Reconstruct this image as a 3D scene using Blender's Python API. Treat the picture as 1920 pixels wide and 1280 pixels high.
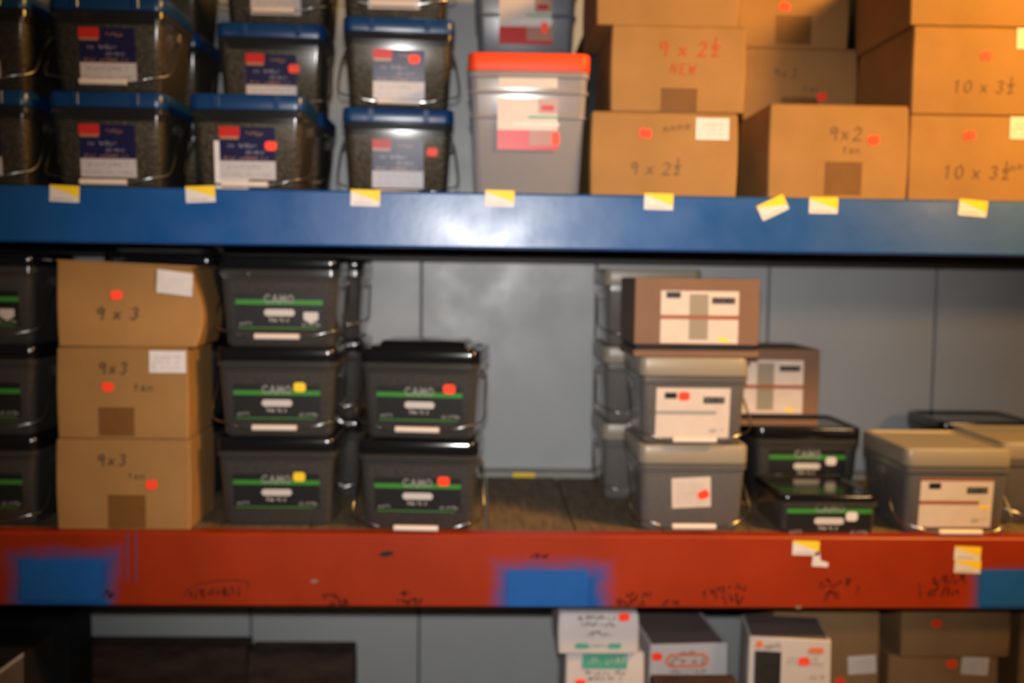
import bpy, math, random
from mathutils import Matrix, Vector
random.seed(7)
R = math.radians
S = bpy.context.scene
C = S.collection
for o in list(bpy.data.objects):
    bpy.data.objects.remove(o)

# ------------------------------------------------------------------ camera
FPX = 1900.0
CAM = Vector((0.0, -1.9, 1.5))
YAW, PITCH, ROLL = 1.69, 3.92, 0.78
ROT = Matrix.Rotation(R(-YAW), 3, 'Z') @ Matrix.Rotation(R(90 - PITCH), 3, 'X') @ Matrix.Rotation(R(ROLL), 3, 'Z')
cd = bpy.data.cameras.new('camera')
cam = bpy.data.objects.new('camera', cd); C.objects.link(cam)
cd.sensor_fit = 'HORIZONTAL'; cd.sensor_width = 36.0; cd.lens = FPX / 1920 * 36
cd.clip_start = 0.05
cam.matrix_world = Matrix.Translation(CAM) @ ROT.to_4x4()
S.camera = cam
cd.dof.use_dof = True            # the photograph is out of focus all over
cd.dof.focus_distance = 1.05
cd.dof.aperture_fstop = 3.4

# ------------------------------------------------------------------ light
W = bpy.data.worlds.new('world'); S.world = W; W.use_nodes = True
W.node_tree.nodes['Background'].inputs[0].default_value = (0.75, 0.85, 1.0, 1)
W.node_tree.nodes['Background'].inputs[1].default_value = 0.018

def light(name, typ, loc, aim, energy, color, **kw):
    l = bpy.data.lights.new(name, typ); o = bpy.data.objects.new(name, l); C.objects.link(o)
    o.location = loc
    o.rotation_euler = (Vector(aim) - Vector(loc)).to_track_quat('-Z', 'Y').to_euler()
    l.energy = energy; l.color = color
    for k, v in kw.items(): setattr(l, k, v)
    return o
FL = CAM + Vector((0.0, 0.0, 0.078))
light('camera_flash', 'SPOT', FL, FL + ROT @ Vector((0, -0.05, -1)), 145, (1.0, 0.97, 0.95), spot_size=R(67), spot_blend=1.0, shadow_soft_size=0.018)
light('warm_lamp_low', 'AREA', (1.75, -1.75, 1.95), (0.75, 0.1, 1.55), 12, (1.0, 0.60, 0.28), shape='RECTANGLE', size=0.35, size_y=0.18)
light('warm_lamp_ceiling', 'AREA', (1.65, -0.95, 2.65), (1.15, 0.0, 1.8), 72, (1.0, 0.53, 0.12), shape='RECTANGLE', size=0.5, size_y=0.3)

S.view_settings.view_transform = 'Standard'; S.view_settings.look = 'None'
S.view_settings.exposure = 0.0; S.view_settings.gamma = 1.0
S.view_settings.use_curve_mapping = False

# ------------------------------------------------------------------ helpers
def at(px, py, Y):
    """world X, Z of the photo point (px, py) on the vertical plane at depth Y"""
    d = ROT @ Vector(((px - 960) / FPX, (640 - py) / FPX, -1.0))
    t = (Y - CAM.y) / d.y
    p = CAM + d * t
    return p.x, p.z
def atx(px, py, Y): return at(px, py, Y)[0]
def atz(px, py, Y): return at(px, py, Y)[1]

def nodes(m):
    m.use_nodes = True
    return m.node_tree, m.node_tree.nodes['Principled BSDF']
def mat(name, col, rough=0.6, metal=0.0, var=0.0, scale=20.0, bump=0.0, bscale=80.0, spec=0.5, stretch=None, rvar=0.0):
    m = bpy.data.materials.new(name); nt, b = nodes(m)
    b.inputs['Base Color'].default_value = (*col, 1); b.inputs['Roughness'].default_value = rough
    b.inputs['Metallic'].default_value = metal; b.inputs['Specular IOR Level'].default_value = spec
    N, L = nt.nodes, nt.links
    if var or bump or rvar:
        tc = N.new('ShaderNodeTexCoord'); mp = N.new('ShaderNodeMapping')
        L.new(tc.outputs['Object'], mp.inputs[0])
        if stretch: mp.inputs['Scale'].default_value = stretch
    if var:
        n = N.new('ShaderNodeTexNoise'); n.inputs['Scale'].default_value = scale; n.inputs['Detail'].default_value = 5
        L.new(mp.outputs[0], n.inputs['Vector'])
        r = N.new('ShaderNodeValToRGB')
        r.color_ramp.elements[0].position = 0.3; r.color_ramp.elements[1].position = 0.7
        r.color_ramp.elements[0].color = (*[c * (1 - var) for c in col], 1)
        r.color_ramp.elements[1].color = (*[min(1, c * (1 + var)) for c in col], 1)
        L.new(n.outputs['Fac'], r.inputs[0]); L.new(r.outputs[0], b.inputs['Base Color'])
    if rvar:
        n = N.new('ShaderNodeTexNoise'); n.inputs['Scale'].default_value = 9; n.inputs['Detail'].default_value = 6
        L.new(mp.outputs[0], n.inputs['Vector'])
        mr = N.new('ShaderNodeMapRange'); mr.inputs['From Min'].default_value = .3; mr.inputs['From Max'].default_value = .7
        mr.inputs['To Min'].default_value = rough - rvar; mr.inputs['To Max'].default_value = rough + rvar
        L.new(n.outputs['Fac'], mr.inputs[0]); L.new(mr.outputs[0], b.inputs['Roughness'])
    if bump:
        n = N.new('ShaderNodeTexNoise'); n.inputs['Scale'].default_value = bscale; n.inputs['Detail'].default_value = 4
        L.new(mp.outputs[0], n.inputs['Vector'])
        bp = N.new('ShaderNodeBump'); bp.inputs['Strength'].default_value = bump; bp.inputs['Distance'].default_value = 0.004
        L.new(n.outputs['Fac'], bp.inputs['Height']); L.new(bp.outputs[0], b.inputs['Normal'])
    return m
def plastic(name, col, see, rough=0.12, tint=(0.9, 0.88, 0.85)):
    """see-through moulded plastic: part of the light passes, the rest is tinted diffuse plus gloss"""
    m = bpy.data.materials.new(name); nt, b = nodes(m); N, L = nt.nodes, nt.links
    b.inputs['Base Color'].default_value = (*col, 1); b.inputs['Roughness'].default_value = 0.7
    b.inputs['Specular IOR Level'].default_value = 0.0
    tr = N.new('ShaderNodeBsdfTransparent'); tr.inputs[0].default_value = (*tint, 1)
    mx = N.new('ShaderNodeMixShader'); lw = N.new('ShaderNodeLayerWeight'); lw.inputs[0].default_value = 0.35
    mr = N.new('ShaderNodeMapRange'); mr.inputs['To Min'].default_value = 1 - see; mr.inputs['To Max'].default_value = 0.95
    L.new(lw.outputs['Facing'], mr.inputs[0]); L.new(mr.outputs[0], mx.inputs[0])
    L.new(tr.outputs[0], mx.inputs[1]); L.new(b.outputs[0], mx.inputs[2])
    fr = N.new('ShaderNodeFresnel'); fr.inputs['IOR'].default_value = 1.48
    gl = N.new('ShaderNodeBsdfGlossy'); gl.inputs['Roughness'].default_value = rough; gl.inputs['Color'].default_value = (1, 1, 1, 1)
    m2 = N.new('ShaderNodeMixShader'); L.new(fr.outputs[0], m2.inputs[0]); L.new(mx.outputs[0], m2.inputs[1]); L.new(gl.outputs[0], m2.inputs[2])
    L.new(m2.outputs[0], N['Material Output'].inputs[0])
    return m

M = {}
M['card'] = mat('cardboard', (0.285, 0.150, 0.050), 0.75, var=0.10, scale=9, bump=0.10, bscale=160, spec=0.2)
M['card2'] = mat('cardboard_dull', (0.25, 0.15, 0.07), 0.8, var=0.12, scale=9, bump=0.1, bscale=160, spec=0.15)
M['carton'] = mat('brown_carton', (0.16, 0.085, 0.050), 0.6, var=0.08, scale=12, spec=0.3)
M['darkcard'] = mat('dark_block', (0.040, 0.022, 0.016), 0.7, var=0.5, scale=14, stretch=(1, 1, 3), spec=0.2)
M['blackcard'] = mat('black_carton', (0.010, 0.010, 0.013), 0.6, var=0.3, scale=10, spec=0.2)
M['whitecard'] = mat('white_carton', (0.50, 0.46, 0.46), 0.55, var=0.05, scale=10, spec=0.3)
M['greycard'] = mat('grey_carton_top', (0.13, 0.10, 0.095), 0.7, var=0.1, scale=10, spec=0.2)
M['tape'] = mat('packing_tape', (0.15, 0.068, 0.018), 0.40, var=0.08, scale=30, spec=0.2)
M['paper'] = mat('white_paper', (0.62, 0.58, 0.58), 0.5, var=0.06, scale=60, spec=0.3)
M['cream'] = mat('cream_label', (0.55, 0.46, 0.40), 0.45, var=0.04, scale=40, spec=0.25)
M['orangetag'] = mat('fluorescent_sticker', (1.0, 0.055, 0.015), 0.5, spec=0.3)
M['yellow'] = mat('yellow_print', (0.80, 0.55, 0.02), 0.5, spec=0.3)
M['ink'] = mat('marker_ink', (0.045, 0.028, 0.024), 0.6, spec=0.2)
M['inkfaint'] = mat('faded_marker_ink', (0.13, 0.070, 0.034), 0.6, spec=0.2)
M['inkdark'] = mat('dark_red_marker', (0.10, 0.014, 0.008), 0.5, spec=0.3)
M['inkred'] = mat('red_marker_ink', (0.40, 0.055, 0.022), 0.6, spec=0.2)
M['navy'] = mat('navy_print', (0.012, 0.012, 0.05), 0.30, spec=0.15)
M['redprint'] = mat('red_print', (0.45, 0.025, 0.022), 0.30, spec=0.10)
M['lav'] = mat('lavender_print', (0.20, 0.19, 0.27), 0.4, spec=0.5)
M['goldp'] = mat('gold_print', (0.30, 0.14, 0.07), 0.4, spec=0.5)
M['labelwhite'] = mat('tub_label_white', (0.42, 0.39, 0.41), 0.4, var=0.05, scale=80, spec=0.3)
M['blackp'] = mat('black_print', (0.010, 0.010, 0.011), 0.4, spec=0.4)
M['green'] = mat('green_print', (0.035, 0.20, 0.025), 0.4, spec=0.4)
M['teal'] = mat('teal_print', (0.06, 0.30, 0.22), 0.5, spec=0.3)
M['greyp'] = mat('grey_print', (0.26, 0.25, 0.24), 0.4, spec=0.4)
M['pill'] = mat('pale_print', (0.50, 0.46, 0.44), 0.4, spec=0.4)
M['brownp'] = mat('rust_print', (0.26, 0.075, 0.025), 0.4, spec=0.4)
M['orangep'] = mat('orange_print', (0.70, 0.16, 0.03), 0.4, spec=0.4)
M['blue'] = mat('blue_lid_plastic', (0.005, 0.035, 0.125), 0.30, spec=0.5)
M['black'] = mat('black_lid_plastic', (0.006, 0.006, 0.007), 0.14, spec=0.6)
M['orange'] = mat('orange_lid_plastic', (0.80, 0.060, 0.008), 0.5, spec=0.3)
M['beige'] = mat('beige_lid_plastic', (0.25, 0.21, 0.155), 0.35, spec=0.45)
M['steel'] = mat('wire_steel', (0.50, 0.49, 0.47), 0.28, metal=1.0)
M['grip'] = mat('cream_grip', (0.64, 0.54, 0.48), 0.4, spec=0.5)
M['clear'] = plastic('clear_tub_plastic', (0.05, 0.045, 0.038), 0.80, 0.19)
M['smoke'] = plastic('smoky_tub_plastic', (0.062, 0.057, 0.053), 0.50, 0.15)
M['milky'] = plastic('grey_tub_plastic', (0.15, 0.135, 0.125), 0.42, 0.25)
M['frost'] = plastic('frosted_tub_plastic', (0.33, 0.30, 0.30), 0.35, 0.22)
M['bluish'] = plastic('bluish_tub_plastic', (0.13, 0.15, 0.18), 0.40, 0.25)
M['nails'] = mat('brass_screws', (0.115, 0.082, 0.044), 0.4, var=0.75, scale=120, bump=0.9, bscale=160, metal=0.2)
M['greyscrews'] = mat('grey_screws', (0.075, 0.068, 0.060), 0.5, var=0.6, scale=130, bump=0.8, bscale=170, metal=0.2)
M['palescrews'] = mat('pale_screws', (0.17, 0.155, 0.145), 0.5, var=0.35, scale=110, bump=0.6, bscale=150, metal=0.1)
M['wall'] = mat('painted_wall_panel', (0.315, 0.325, 0.33), 0.42, var=0.06, scale=2.5, bump=0.05, bscale=14, spec=0.35, rvar=0.10)
M['seam'] = mat('dark_seam', (0.05, 0.055, 0.06), 0.8)
M['bluebeam'] = mat('blue_beam_paint', (0.007, 0.064, 0.235), 0.33, var=0.10, scale=5, bump=0.20, bscale=8, spec=0.46, rvar=0.09)
M['rearbeam'] = mat('rear_beam_brown', (0.016, 0.010, 0.007), 0.6, var=0.3)
M['rearpale'] = mat('rear_rail_grey', (0.24, 0.23, 0.20), 0.5, var=0.1)
M['upright'] = mat('upright_paint', (0.02, 0.08, 0.20), 0.4)
M['board'] = mat('weathered_board', (0.135, 0.095, 0.056), 0.7, var=0.35, scale=10, stretch=(9, 1.2, 9), spec=0.25)
M['floor'] = mat('concrete_floor', (0.18, 0.17, 0.16), 0.7, var=0.15, scale=4)
M['pencil'] = mat('purple_pencil', (0.13, 0.03, 0.09), 0.6)
M['graypatch'] = mat('bare_metal_chip', (0.20, 0.13, 0.09), 0.5)
M['photo'] = mat('dark_photo_print', (0.022, 0.022, 0.022), 0.3, var=0.3, scale=25)

MC = {}
def mk(name, geo, m, parent=None, key=None, smooth=None, loc=None, kind=None):
    if key is not None and key in MC:
        me = MC[key]
    else:
        v, f = geo() if callable(geo) else geo
        me = bpy.data.meshes.new(name); me.from_pydata(v, [], f); me.update()
        me.materials.append(m)
        if smooth:
            for p in me.polygons: p.use_smooth = True
            me.set_sharp_from_angle(angle=R(smooth))
        if key is not None: MC[key] = me
    o = bpy.data.objects.new(name, me); C.objects.link(o)
    if parent is not None: o.parent = parent
    if loc is not None: o.location = loc
    if kind: o['kind'] = kind
    return o
def empty(name, loc, rz=0.0):
    o = bpy.data.objects.new(name, None); C.objects.link(o)
    o.location = loc; o.rotation_euler = (0, 0, rz); o.empty_display_size = 0.05
    return o
def tag(o, label, cat, group=None, kind=None):
    o['label'] = label; o['category'] = cat
    if group: o['group'] = group
    if kind: o['kind'] = kind
    return o
def struct(o, label, cat):
    o['kind'] = 'structure'; o['label'] = label; o['category'] = cat
    return o

def boxg(x0, x1, y0, y1, z0, z1, b=0.0):
    """box, optionally with chamfered vertical and horizontal edges"""
    if b <= 0:
        v = [(x, y, z) for z in (z0, z1) for y in (y0, y1) for x in (x0, x1)]
        return v, [(0, 2, 3, 1), (4, 5, 7, 6), (0, 1, 5, 4), (1, 3, 7, 5), (3, 2, 6, 7), (2, 0, 4, 6)]
    cx, cy = (x0 + x1) / 2, (y0 + y1) / 2
    w, d = x1 - x0, y1 - y0
    v, f = loft([(z0, w - 2 * b, d - 2 * b, b), (z0 + b, w, d, b), (z1 - b, w, d, b), (z1, w - 2 * b, d - 2 * b, b)], 1)
    return [(x + cx, y + cy, z) for x, y, z in v], f
def rrect(w, d, r, n):
    r = min(r, w / 2 - 1e-4, d / 2 - 1e-4); pts = []
    for cx, cy, a0 in ((w / 2 - r, d / 2 - r, 0), (-w / 2 + r, d / 2 - r, 90), (-w / 2 + r, -d / 2 + r, 180), (w / 2 - r, -d / 2 + r, 270)):
        for k in range(n + 1):
            a = R(a0 + 90 * k / n); pts.append((cx + r * math.cos(a), cy + r * math.sin(a)))
    return pts
def loft(secs, n=4, cap0=True, cap1=True):
    v, f = [], []; K = 4 * (n + 1)
    for z, w, d, r in secs: v += [(x, y, z) for x, y in rrect(w, d, r, n)]
    for s in range(len(secs) - 1):
        for k in range(K):
            a, b = s * K + k, s * K + (k + 1) % K
            f.append((a, b, b + K, a + K))
    if cap0: f.append(tuple(range(K - 1, -1, -1)))
    if cap1: f.append(tuple((len(secs) - 1) * K + k for k in range(K)))
    return v, f
def tube(path, r, n=8):
    P = [Vector(p) for p in path]; v, f = [], []; up = None
    for i, p in enumerate(P):
        t = (P[min(i + 1, len(P) - 1)] - P[max(i - 1, 0)]).normalized()
        if up is None: up = t.orthogonal().normalized()
        a = (up - t * up.dot(t)).normalized(); up = a; b = t.cross(a)
        for k in range(n):
            q = p + a * (r * math.cos(2 * math.pi * k / n)) + b * (r * math.sin(2 * math.pi * k / n))
            v.append(tuple(q))
    for i in range(len(P) - 1):
        for k in range(n):
            a, b = i * n + k, i * n + (k + 1) % n
            f.append((a, b, b + n, a + n))
    f.append(tuple(range(n - 1, -1, -1))); f.append(tuple((len(P) - 1) * n + k for k in range(n)))
    return v, f
def smoothpath(P, n=5):
    P = [Vector(p) for p in P]; out = []
    for i in range(len(P) - 1):
        a, b, c, d = P[max(i - 1, 0)], P[i], P[i + 1], P[min(i + 2, len(P) - 1)]
        for k in range(n):
            t = k / n
            out.append(0.5 * ((2 * b) + (c - a) * t + (2 * a - 5 * b + 4 * c - d) * t * t + (3 * b - a - 3 * c + d) * t ** 3))
    out.append(P[-1]); return out
def merge(*gs):
    V, F = [], []
    for v, f in gs:
        n = len(V); V += v; F += [tuple(i + n for i in q) for q in f]
    return V, F

# a sheet stuck on a face: uv rectangle -> local coordinates through fm(u, v, off)
def sheet(u0, u1, v0, v1, fm, off=0.0004, th=0.0004, rot=0.0, cut=0):
    cu, cv = (u0 + u1) / 2, (v0 + v1) / 2; c, s = math.cos(rot), math.sin(rot)
    if cut:
        k = cut; pts = [(u0 + k, v0), (u1 - k, v0), (u1, v0 + k), (u1, v1 - k), (u1 - k, v1), (u0 + k, v1), (u0, v1 - k), (u0, v0 + k)]
    else: pts = [(u0, v0), (u1, v0), (u1, v1), (u0, v1)]
    pts = [(cu + (u - cu) * c - (v - cv) * s, cv + (u - cu) * s + (v - cv) * c) for u, v in pts]
    return poly(pts, fm, off, th)
def poly(pts, fm, off=0.0004, th=0.0004):
    n = len(pts)
    v = [fm(u, w, off) for u, w in pts] + [fm(u, w, off + th) for u, w in pts]
    f = [tuple(n + k for k in range(n)), tuple(range(n - 1, -1, -1))]
    f += [(k, (k + 1) % n, n + (k + 1) % n, n + k) for k in range(n)]
    return v, f

GL = {
 '0': [[(.5, 1), (.15, .8), (.1, .3), (.45, 0), (.85, .25), (.85, .75), (.5, 1)]],
 '1': [[(.25, .8), (.5, 1), (.5, 0)]],
 '2': [[(.1, .8), (.4, 1), (.8, .85), (.75, .55), (.1, 0), (.9, .02)]],
 '3': [[(.15, .9), (.55, 1), (.8, .8), (.45, .55), (.85, .3), (.5, 0), (.1, .12)]],
 '9': [[(.8, .75), (.5, 1), (.15, .8), (.3, .5), (.8, .65)], [(.82, .85), (.75, 0)]],
 'x': [[(.15, .6), (.75, .08)], [(.75, .6), (.12, .05)]],
 'N': [[(.1, 0), (.15, 1), (.8, 0), (.85, 1)]],
 'E': [[(.85, 1), (.15, 1), (.12, 0), (.85, 0)], [(.15, .52), (.7, .52)]],
 'W': [[(.05, 1), (.25, 0), (.5, .7), (.72, 0), (.95, 1)]],
 'T': [[(.05, 1), (.95, 1)], [(.5, 1), (.5, 0)]],
 'A': [[(.05, 0), (.5, 1), (.95, 0)], [(.25, .38), (.75, .38)]],
 'C': [[(.9, .85), (.5, 1), (.1, .7), (.1, .3), (.5, 0), (.9, .15)]],
 'M': [[(.05, 0), (.12, 1), (.5, .3), (.88, 1), (.95, 0)]],
 'O': [[(.5, 1), (.08, .7), (.08, .3), (.5, 0), (.92, .3), (.92, .7), (.5, 1)]],
 't': [[(.45, .95), (.45, .1), (.7, 0)], [(.15, .62), (.8, .65)]],
 'a': [[(.8, .55), (.4, .6), (.12, .3), (.35, 0), (.78, .2), (.8, .55), (.88, 0)]],
 'n': [[(.15, .6), (.15, 0)], [(.15, .4), (.5, .6), (.8, .4), (.82, 0)]],
 'h': [[(.4, 1.35), (.4, .85)], [(.1, .72), (.8, .74)], [(.2, .52), (.5, .6), (.6, .4), (.2, .02), (.75, .05)]],
 '-': [[(.1, .5), (.9, .5)]],
}
def strokes(lines, w, fm, off):
    V, F = [], []
    for ln in lines:
        for (a, b), (c, d) in zip(ln[:-1], ln[1:]):
            L = math.hypot(c - a, d - b)
            if L < 1e-6: continue
            ux, uy = (c - a) / L * w / 2, (d - b) / L * w / 2
            q = [(a - ux - uy, b - uy + ux), (a - ux + uy, b - uy - ux), (c + ux + uy, d + uy - ux), (c + ux - uy, d + uy + ux)]
            n = len(V); V += [fm(u, v, off) for u, v in q]; F.append((n, n + 1, n + 2, n + 3))
    return V, F
def write(text, u, v, h, fm, w=None, off=0.0008, slant=0.0, adv=0.85, rise=0.0):
    lines, x = [], u
    for ch in text:
        if ch != ' ':
            for s in GL[ch]:
                lines.append([(x + p * h * 0.72 + q * h * slant, v + q * h + (x - u) * rise) for p, q in s])
        x += h * (adv if ch != ' ' else 0.45)
    return strokes(lines, w or h * 0.11, fm, off)
def scribble(u0, u1, v0, v1, fm, n, seed, w=0.0016, off=0.0006, rise=0.0):
    rnd = random.Random(seed); lines = []; x = u0; st = (u1 - u0) / n
    for k in range(n):
        if rnd.random() < 0.15: x += st; continue
        ln = [(x + rnd.uniform(0, st), v0 + rnd.random() * (v1 - v0) + (x - u0) * rise) for _ in range(rnd.choice((3, 4)))]
        lines.append(ln); x += st
    return strokes(lines, w, fm, off)

# ------------------------------------------------------------------ setting
YW = 0.60
zRed1 = atz(904, 1002, 0); zRed0 = atz(904, 1139, 0)
zBlue1 = atz(904, 361, 0); zBlue0 = atz(904, 466, 0)
zLow = CAM.z - 1.10
XL, XR = -1.5, 1.55

mk_floor = mk('floor', boxg(-3, 3, -4, YW + 0.2, -0.05, 0.0), M['floor'])
struct(mk_floor, 'grey concrete floor under the storage racking', 'floor')

wall = empty('wall_back', (0, YW, 0))
struct(wall, 'pale grey back wall of tall painted panels', 'wall')
mk('wall_backing', boxg(-3, 3, 0.012, 0.06, 0, 3.0), M['seam'], wall)
seams = [atx(p, q, YW) for p, q in ((150, 1180), (470, 1180), (790, 560), (1115, 700), (1441, 580), (1752, 650))]
sp = (seams[-1] - seams[0]) / 5
xs = [seams[0] - sp * k for k in (4, 3, 2, 1)] + seams + [seams[-1] + sp * k for k in (1, 2, 3)]
for a, b in zip(xs[:-1], xs[1:]):
    mk('wall_panel', boxg(a + 0.0022, b - 0.0022, 0.0, 0.0125, 0.0, 3.0, 0.002), M['wall'], wall)

def fplane(y):
    return lambda u, v, off: (u, y - off, v)

def beam(name, z0, z1, y0, th, m, label):
    h = z1 - z0
    o = empty(name, (0, y0, z0)); tag(o, label, 'beam')
    # box section with a stepped inner ledge for the deck and rounded edges
    b = 0.004
    prof = [(0, b), (b * .4, b * .4), (b, 0), (th, 0), (th, h - 0.022), (th * .7, h - 0.022), (th * .7, h), (b, h), (b * .4, h - b * .4), (0, h - b)]
    n = len(prof)
    v = [(x, p, q) for x in (XL, XR) for p, q in prof]
    f = [(k, n + k, n + (k + 1) % n, (k + 1) % n) for k in range(n)]
    f += [tuple(range(n)), tuple(range(2 * n - 1, n - 1, -1))]
    mk('beam_body', (v, f), m, o)
    return o

# red paint with soft-edged blue spray patches (paint on the beam)
def red_mat(patches):
    m = bpy.data.materials.new('red_beam_paint'); nt, b = nodes(m); N, L = nt.nodes, nt.links
    b.inputs['Roughness'].default_value = 0.38; b.inputs['Specular IOR Level'].default_value = 0.28
    tc = N.new('ShaderNodeTexCoord'); sx = N.new('ShaderNodeSeparateXYZ'); L.new(tc.outputs['Object'], sx.inputs[0])
    nz = N.new('ShaderNodeTexNoise'); nz.inputs['Scale'].default_value = 14; nz.inputs['Detail'].default_value = 3
    L.new(tc.outputs['Object'], nz.inputs['Vector'])
    def mth(op, a, c=None):
        q = N.new('ShaderNodeMath'); q.operation = op
        for i, s in enumerate((a, c)):
            if s is None: continue
            if isinstance(s, (int, float)): q.inputs[i].default_value = s
            else: L.new(s, q.inputs[i])
        return q.outputs[0]
    wob = mth('MULTIPLY', mth('SUBTRACT', nz.outputs['Fac'], 0.5), 0.035)
    tot = None
    for cx, cz, hw, hh, soft in patches:
        dx = mth('SUBTRACT', mth('ABSOLUTE', mth('SUBTRACT', sx.outputs[0], cx)), hw)
        dz = mth('SUBTRACT', mth('ABSOLUTE', mth('SUBTRACT', sx.outputs[2], cz)), hh)
        d = mth('ADD', mth('MAXIMUM', dx, dz), wob)
        mr = N.new('ShaderNodeMapRange'); mr.interpolation_type = 'SMOOTHSTEP'
        mr.inputs['From Min'].default_value = soft; mr.inputs['From Max'].default_value = -soft * 0.5
        L.new(d, mr.inputs[0]); tot = mr.outputs[0] if tot is None else mth('MAXIMUM', tot, mr.outputs[0])
    n2 = N.new('ShaderNodeTexNoise'); n2.inputs['Scale'].default_value = 6; n2.inputs['Detail'].default_value = 6
    L.new(tc.outputs['Object'], n2.inputs['Vector'])
    r = N.new('ShaderNodeValToRGB'); r.color_ramp.elements[0].position = .3; r.color_ramp.elements[1].position = .7
    r.color_ramp.elements[0].color = (0.225, 0.020, 0.003, 1); r.color_ramp.elements[1].color = (0.285, 0.027, 0.005, 1)
    L.new(n2.outputs['Fac'], r.inputs[0])
    mx = N.new('ShaderNodeMix'); mx.data_type = 'RGBA'; mx.inputs[7].default_value = (0.008, 0.070, 0.28, 1)
    L.new(tot, mx.inputs[0]); L.new(r.outputs[0], mx.inputs[6]); L.new(mx.outputs[2], b.inputs['Base Color'])
    return m
def patch(x0, x1, y0, y1, soft):
    xa, za = at(x0, (y0 + y1) / 2, 0); xb, _ = at(x1, (y0 + y1) / 2, 0)
    zt = atz((x0 + x1) / 2, y0, 0); zb = atz((x0 + x1) / 2, y1, 0)
    return ((xa + xb) / 2, (zt + zb) / 2 - zRed0, (xb - xa) / 2, (zt - zb) / 2, soft)
M['red'] = red_mat([patch(34, 206, 1048, 1150, 0.032), patch(944, 1128, 1072, 1160, 0.036), patch(1832, 2000, 1080, 1160, 0.030)])

bl = beam('shelf_beam', zBlue0, zBlue1, 0.0, 0.05, M['bluebeam'], 'blue painted steel shelf beam across the upper shelf, dotted with price labels')
rd = beam('shelf_beam', zRed0, zRed1, 0.0, 0.05, M['red'], 'red painted steel shelf beam with blue spray patches and marker scribbles')
lo = beam('shelf_beam', zLow - 0.11, zLow, 0.0, 0.05, M['bluebeam'], 'lowest blue shelf beam, below the bottom edge of the photo')
def rear(zt, h, m, label):
    o = empty('rear_beam', (0, YW - 0.052, zt - h)); tag(o, label, 'beam')
    mk('beam_body', boxg(XL, XR, 0, 0.05, 0, h, 0.003), m, o); return o
rear(zBlue1, zBlue1 - atz(904, 492, YW - 0.052), M['rearbeam'], 'dark rear beam under the upper shelf against the wall')
rr = rear(zRed1 + 0.012, 0.11, M['rearpale'], 'pale rear rail along the back edge of the middle shelf')
xa, za = at(962, 888, YW - .052); xb, _ = at(1003, 888, YW - .052)
mk('yellow_tag', boxg(xa, xb, -0.0015, -0.0002, 0.098, 0.108), M['yellow'], rr)
rear(zLow, 0.11, M['rearbeam'], 'dark rear beam under the bottom shelf')

def deck(zt, label):
    o = empty('shelf_deck', (0, 0, zt)); tag(o, label, 'shelf')
    x, k = XL, 0
    first = atx(1078, 999, 0.04)
    bw = 0.172; x = first - bw * 15
    while x < XR:
        a, b = max(x, XL), min(x + bw, XR)
        if b - a > 0.02:
            dz = random.uniform(-0.0015, 0.0)
            mk('board', boxg(a + 0.0015, b - 0.0015, 0.0355, YW - 0.053, -0.018, dz, 0.0015), M['board'], o)
        x += bw
    return o
deck(zBlue1, 'wooden board deck of the upper shelf behind the blue beam')
deck(zRed1, 'dark wooden board deck of the middle shelf behind the red beam')
deck(zLow, 'wooden board deck of the bottom shelf, mostly below the frame')
for X, w in ((XL - 0.03, 'left'), (XR + 0.03, 'right')):
    o = empty('rack_upright', (X, 0, 0)); tag(o, 'tall blue rack upright frame beyond the %s edge of the shelves' % w, 'rack')
    for y in (0.0, YW - 0.09):
        mk('post', boxg(-0.03, 0.03, y, y + 0.08, 0, 2.6, 0.006), M['upright'], o)
    for z in (0.5, 1.2, 1.9):
        mk('brace', boxg(-0.012, 0.012, 0.08, YW - 0.09, z, z + 0.03, 0.003), M['upright'], o)

# price labels on the blue beam
def price(parent, cx, cy, w=54, h=30, rot=0.0, z0=0.0, torn=False):
    X, Z = at(cx, cy, 0); s = 0.001
    fm = lambda u, v, off: (X + u * math.cos(rot) - v * math.sin(rot), -off, Z - z0 + u * math.sin(rot) + v * math.cos(rot))
    a, b = w * s / 2, h * s / 2
    p = mk('price_label', poly([(-a, -b), (a, -b), (a, b), (-a, b)], fm, 0.0003, 0.0003), M['paper'], parent)
    mk('yellow_corner', poly([(-a, b), (-a, b * .75), (-a * .1, b * .25), (a, -b * .45), (a, b)], fm, 0.0007, 0.0002), M['yellow'], p)
    if torn:
        mk('torn_flap', poly([(a * .55, -b), (a, -b * 0.2), (a * 1.15, -b * 1.7), (a * 1.75, -b * 2.0), (a * 1.7, -b * 2.6), (a * .5, -b * 2.5)], fm, 0.0003, 0.0003), M['paper'], p)
    mk('print_line', poly([(-a * .8, -b * .7), (a * .5, -b * .7), (a * .5, -b * .6), (-a * .8, -b * .6)], fm, 0.0007, 0.0002), M['greyp'], p)
for cx, cy, ro in ((121, 363, -2), (376, 364, 3), (685, 371, -1), (937, 372, -1), (1235, 378, -1), (1449, 389, 26), (1544, 385, 0), (1824, 390, -4)):
    price(bl, cx, cy, rot=R(ro), z0=zBlue0)
price(rd, 1511, 1027, 52, 28, R(-1), zRed0, True)
price(rd, 1814, 1037, 52, 27, R(-2), zRed0); price(rd, 1814, 1062, 52, 25, R(-2), zRed0)

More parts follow.
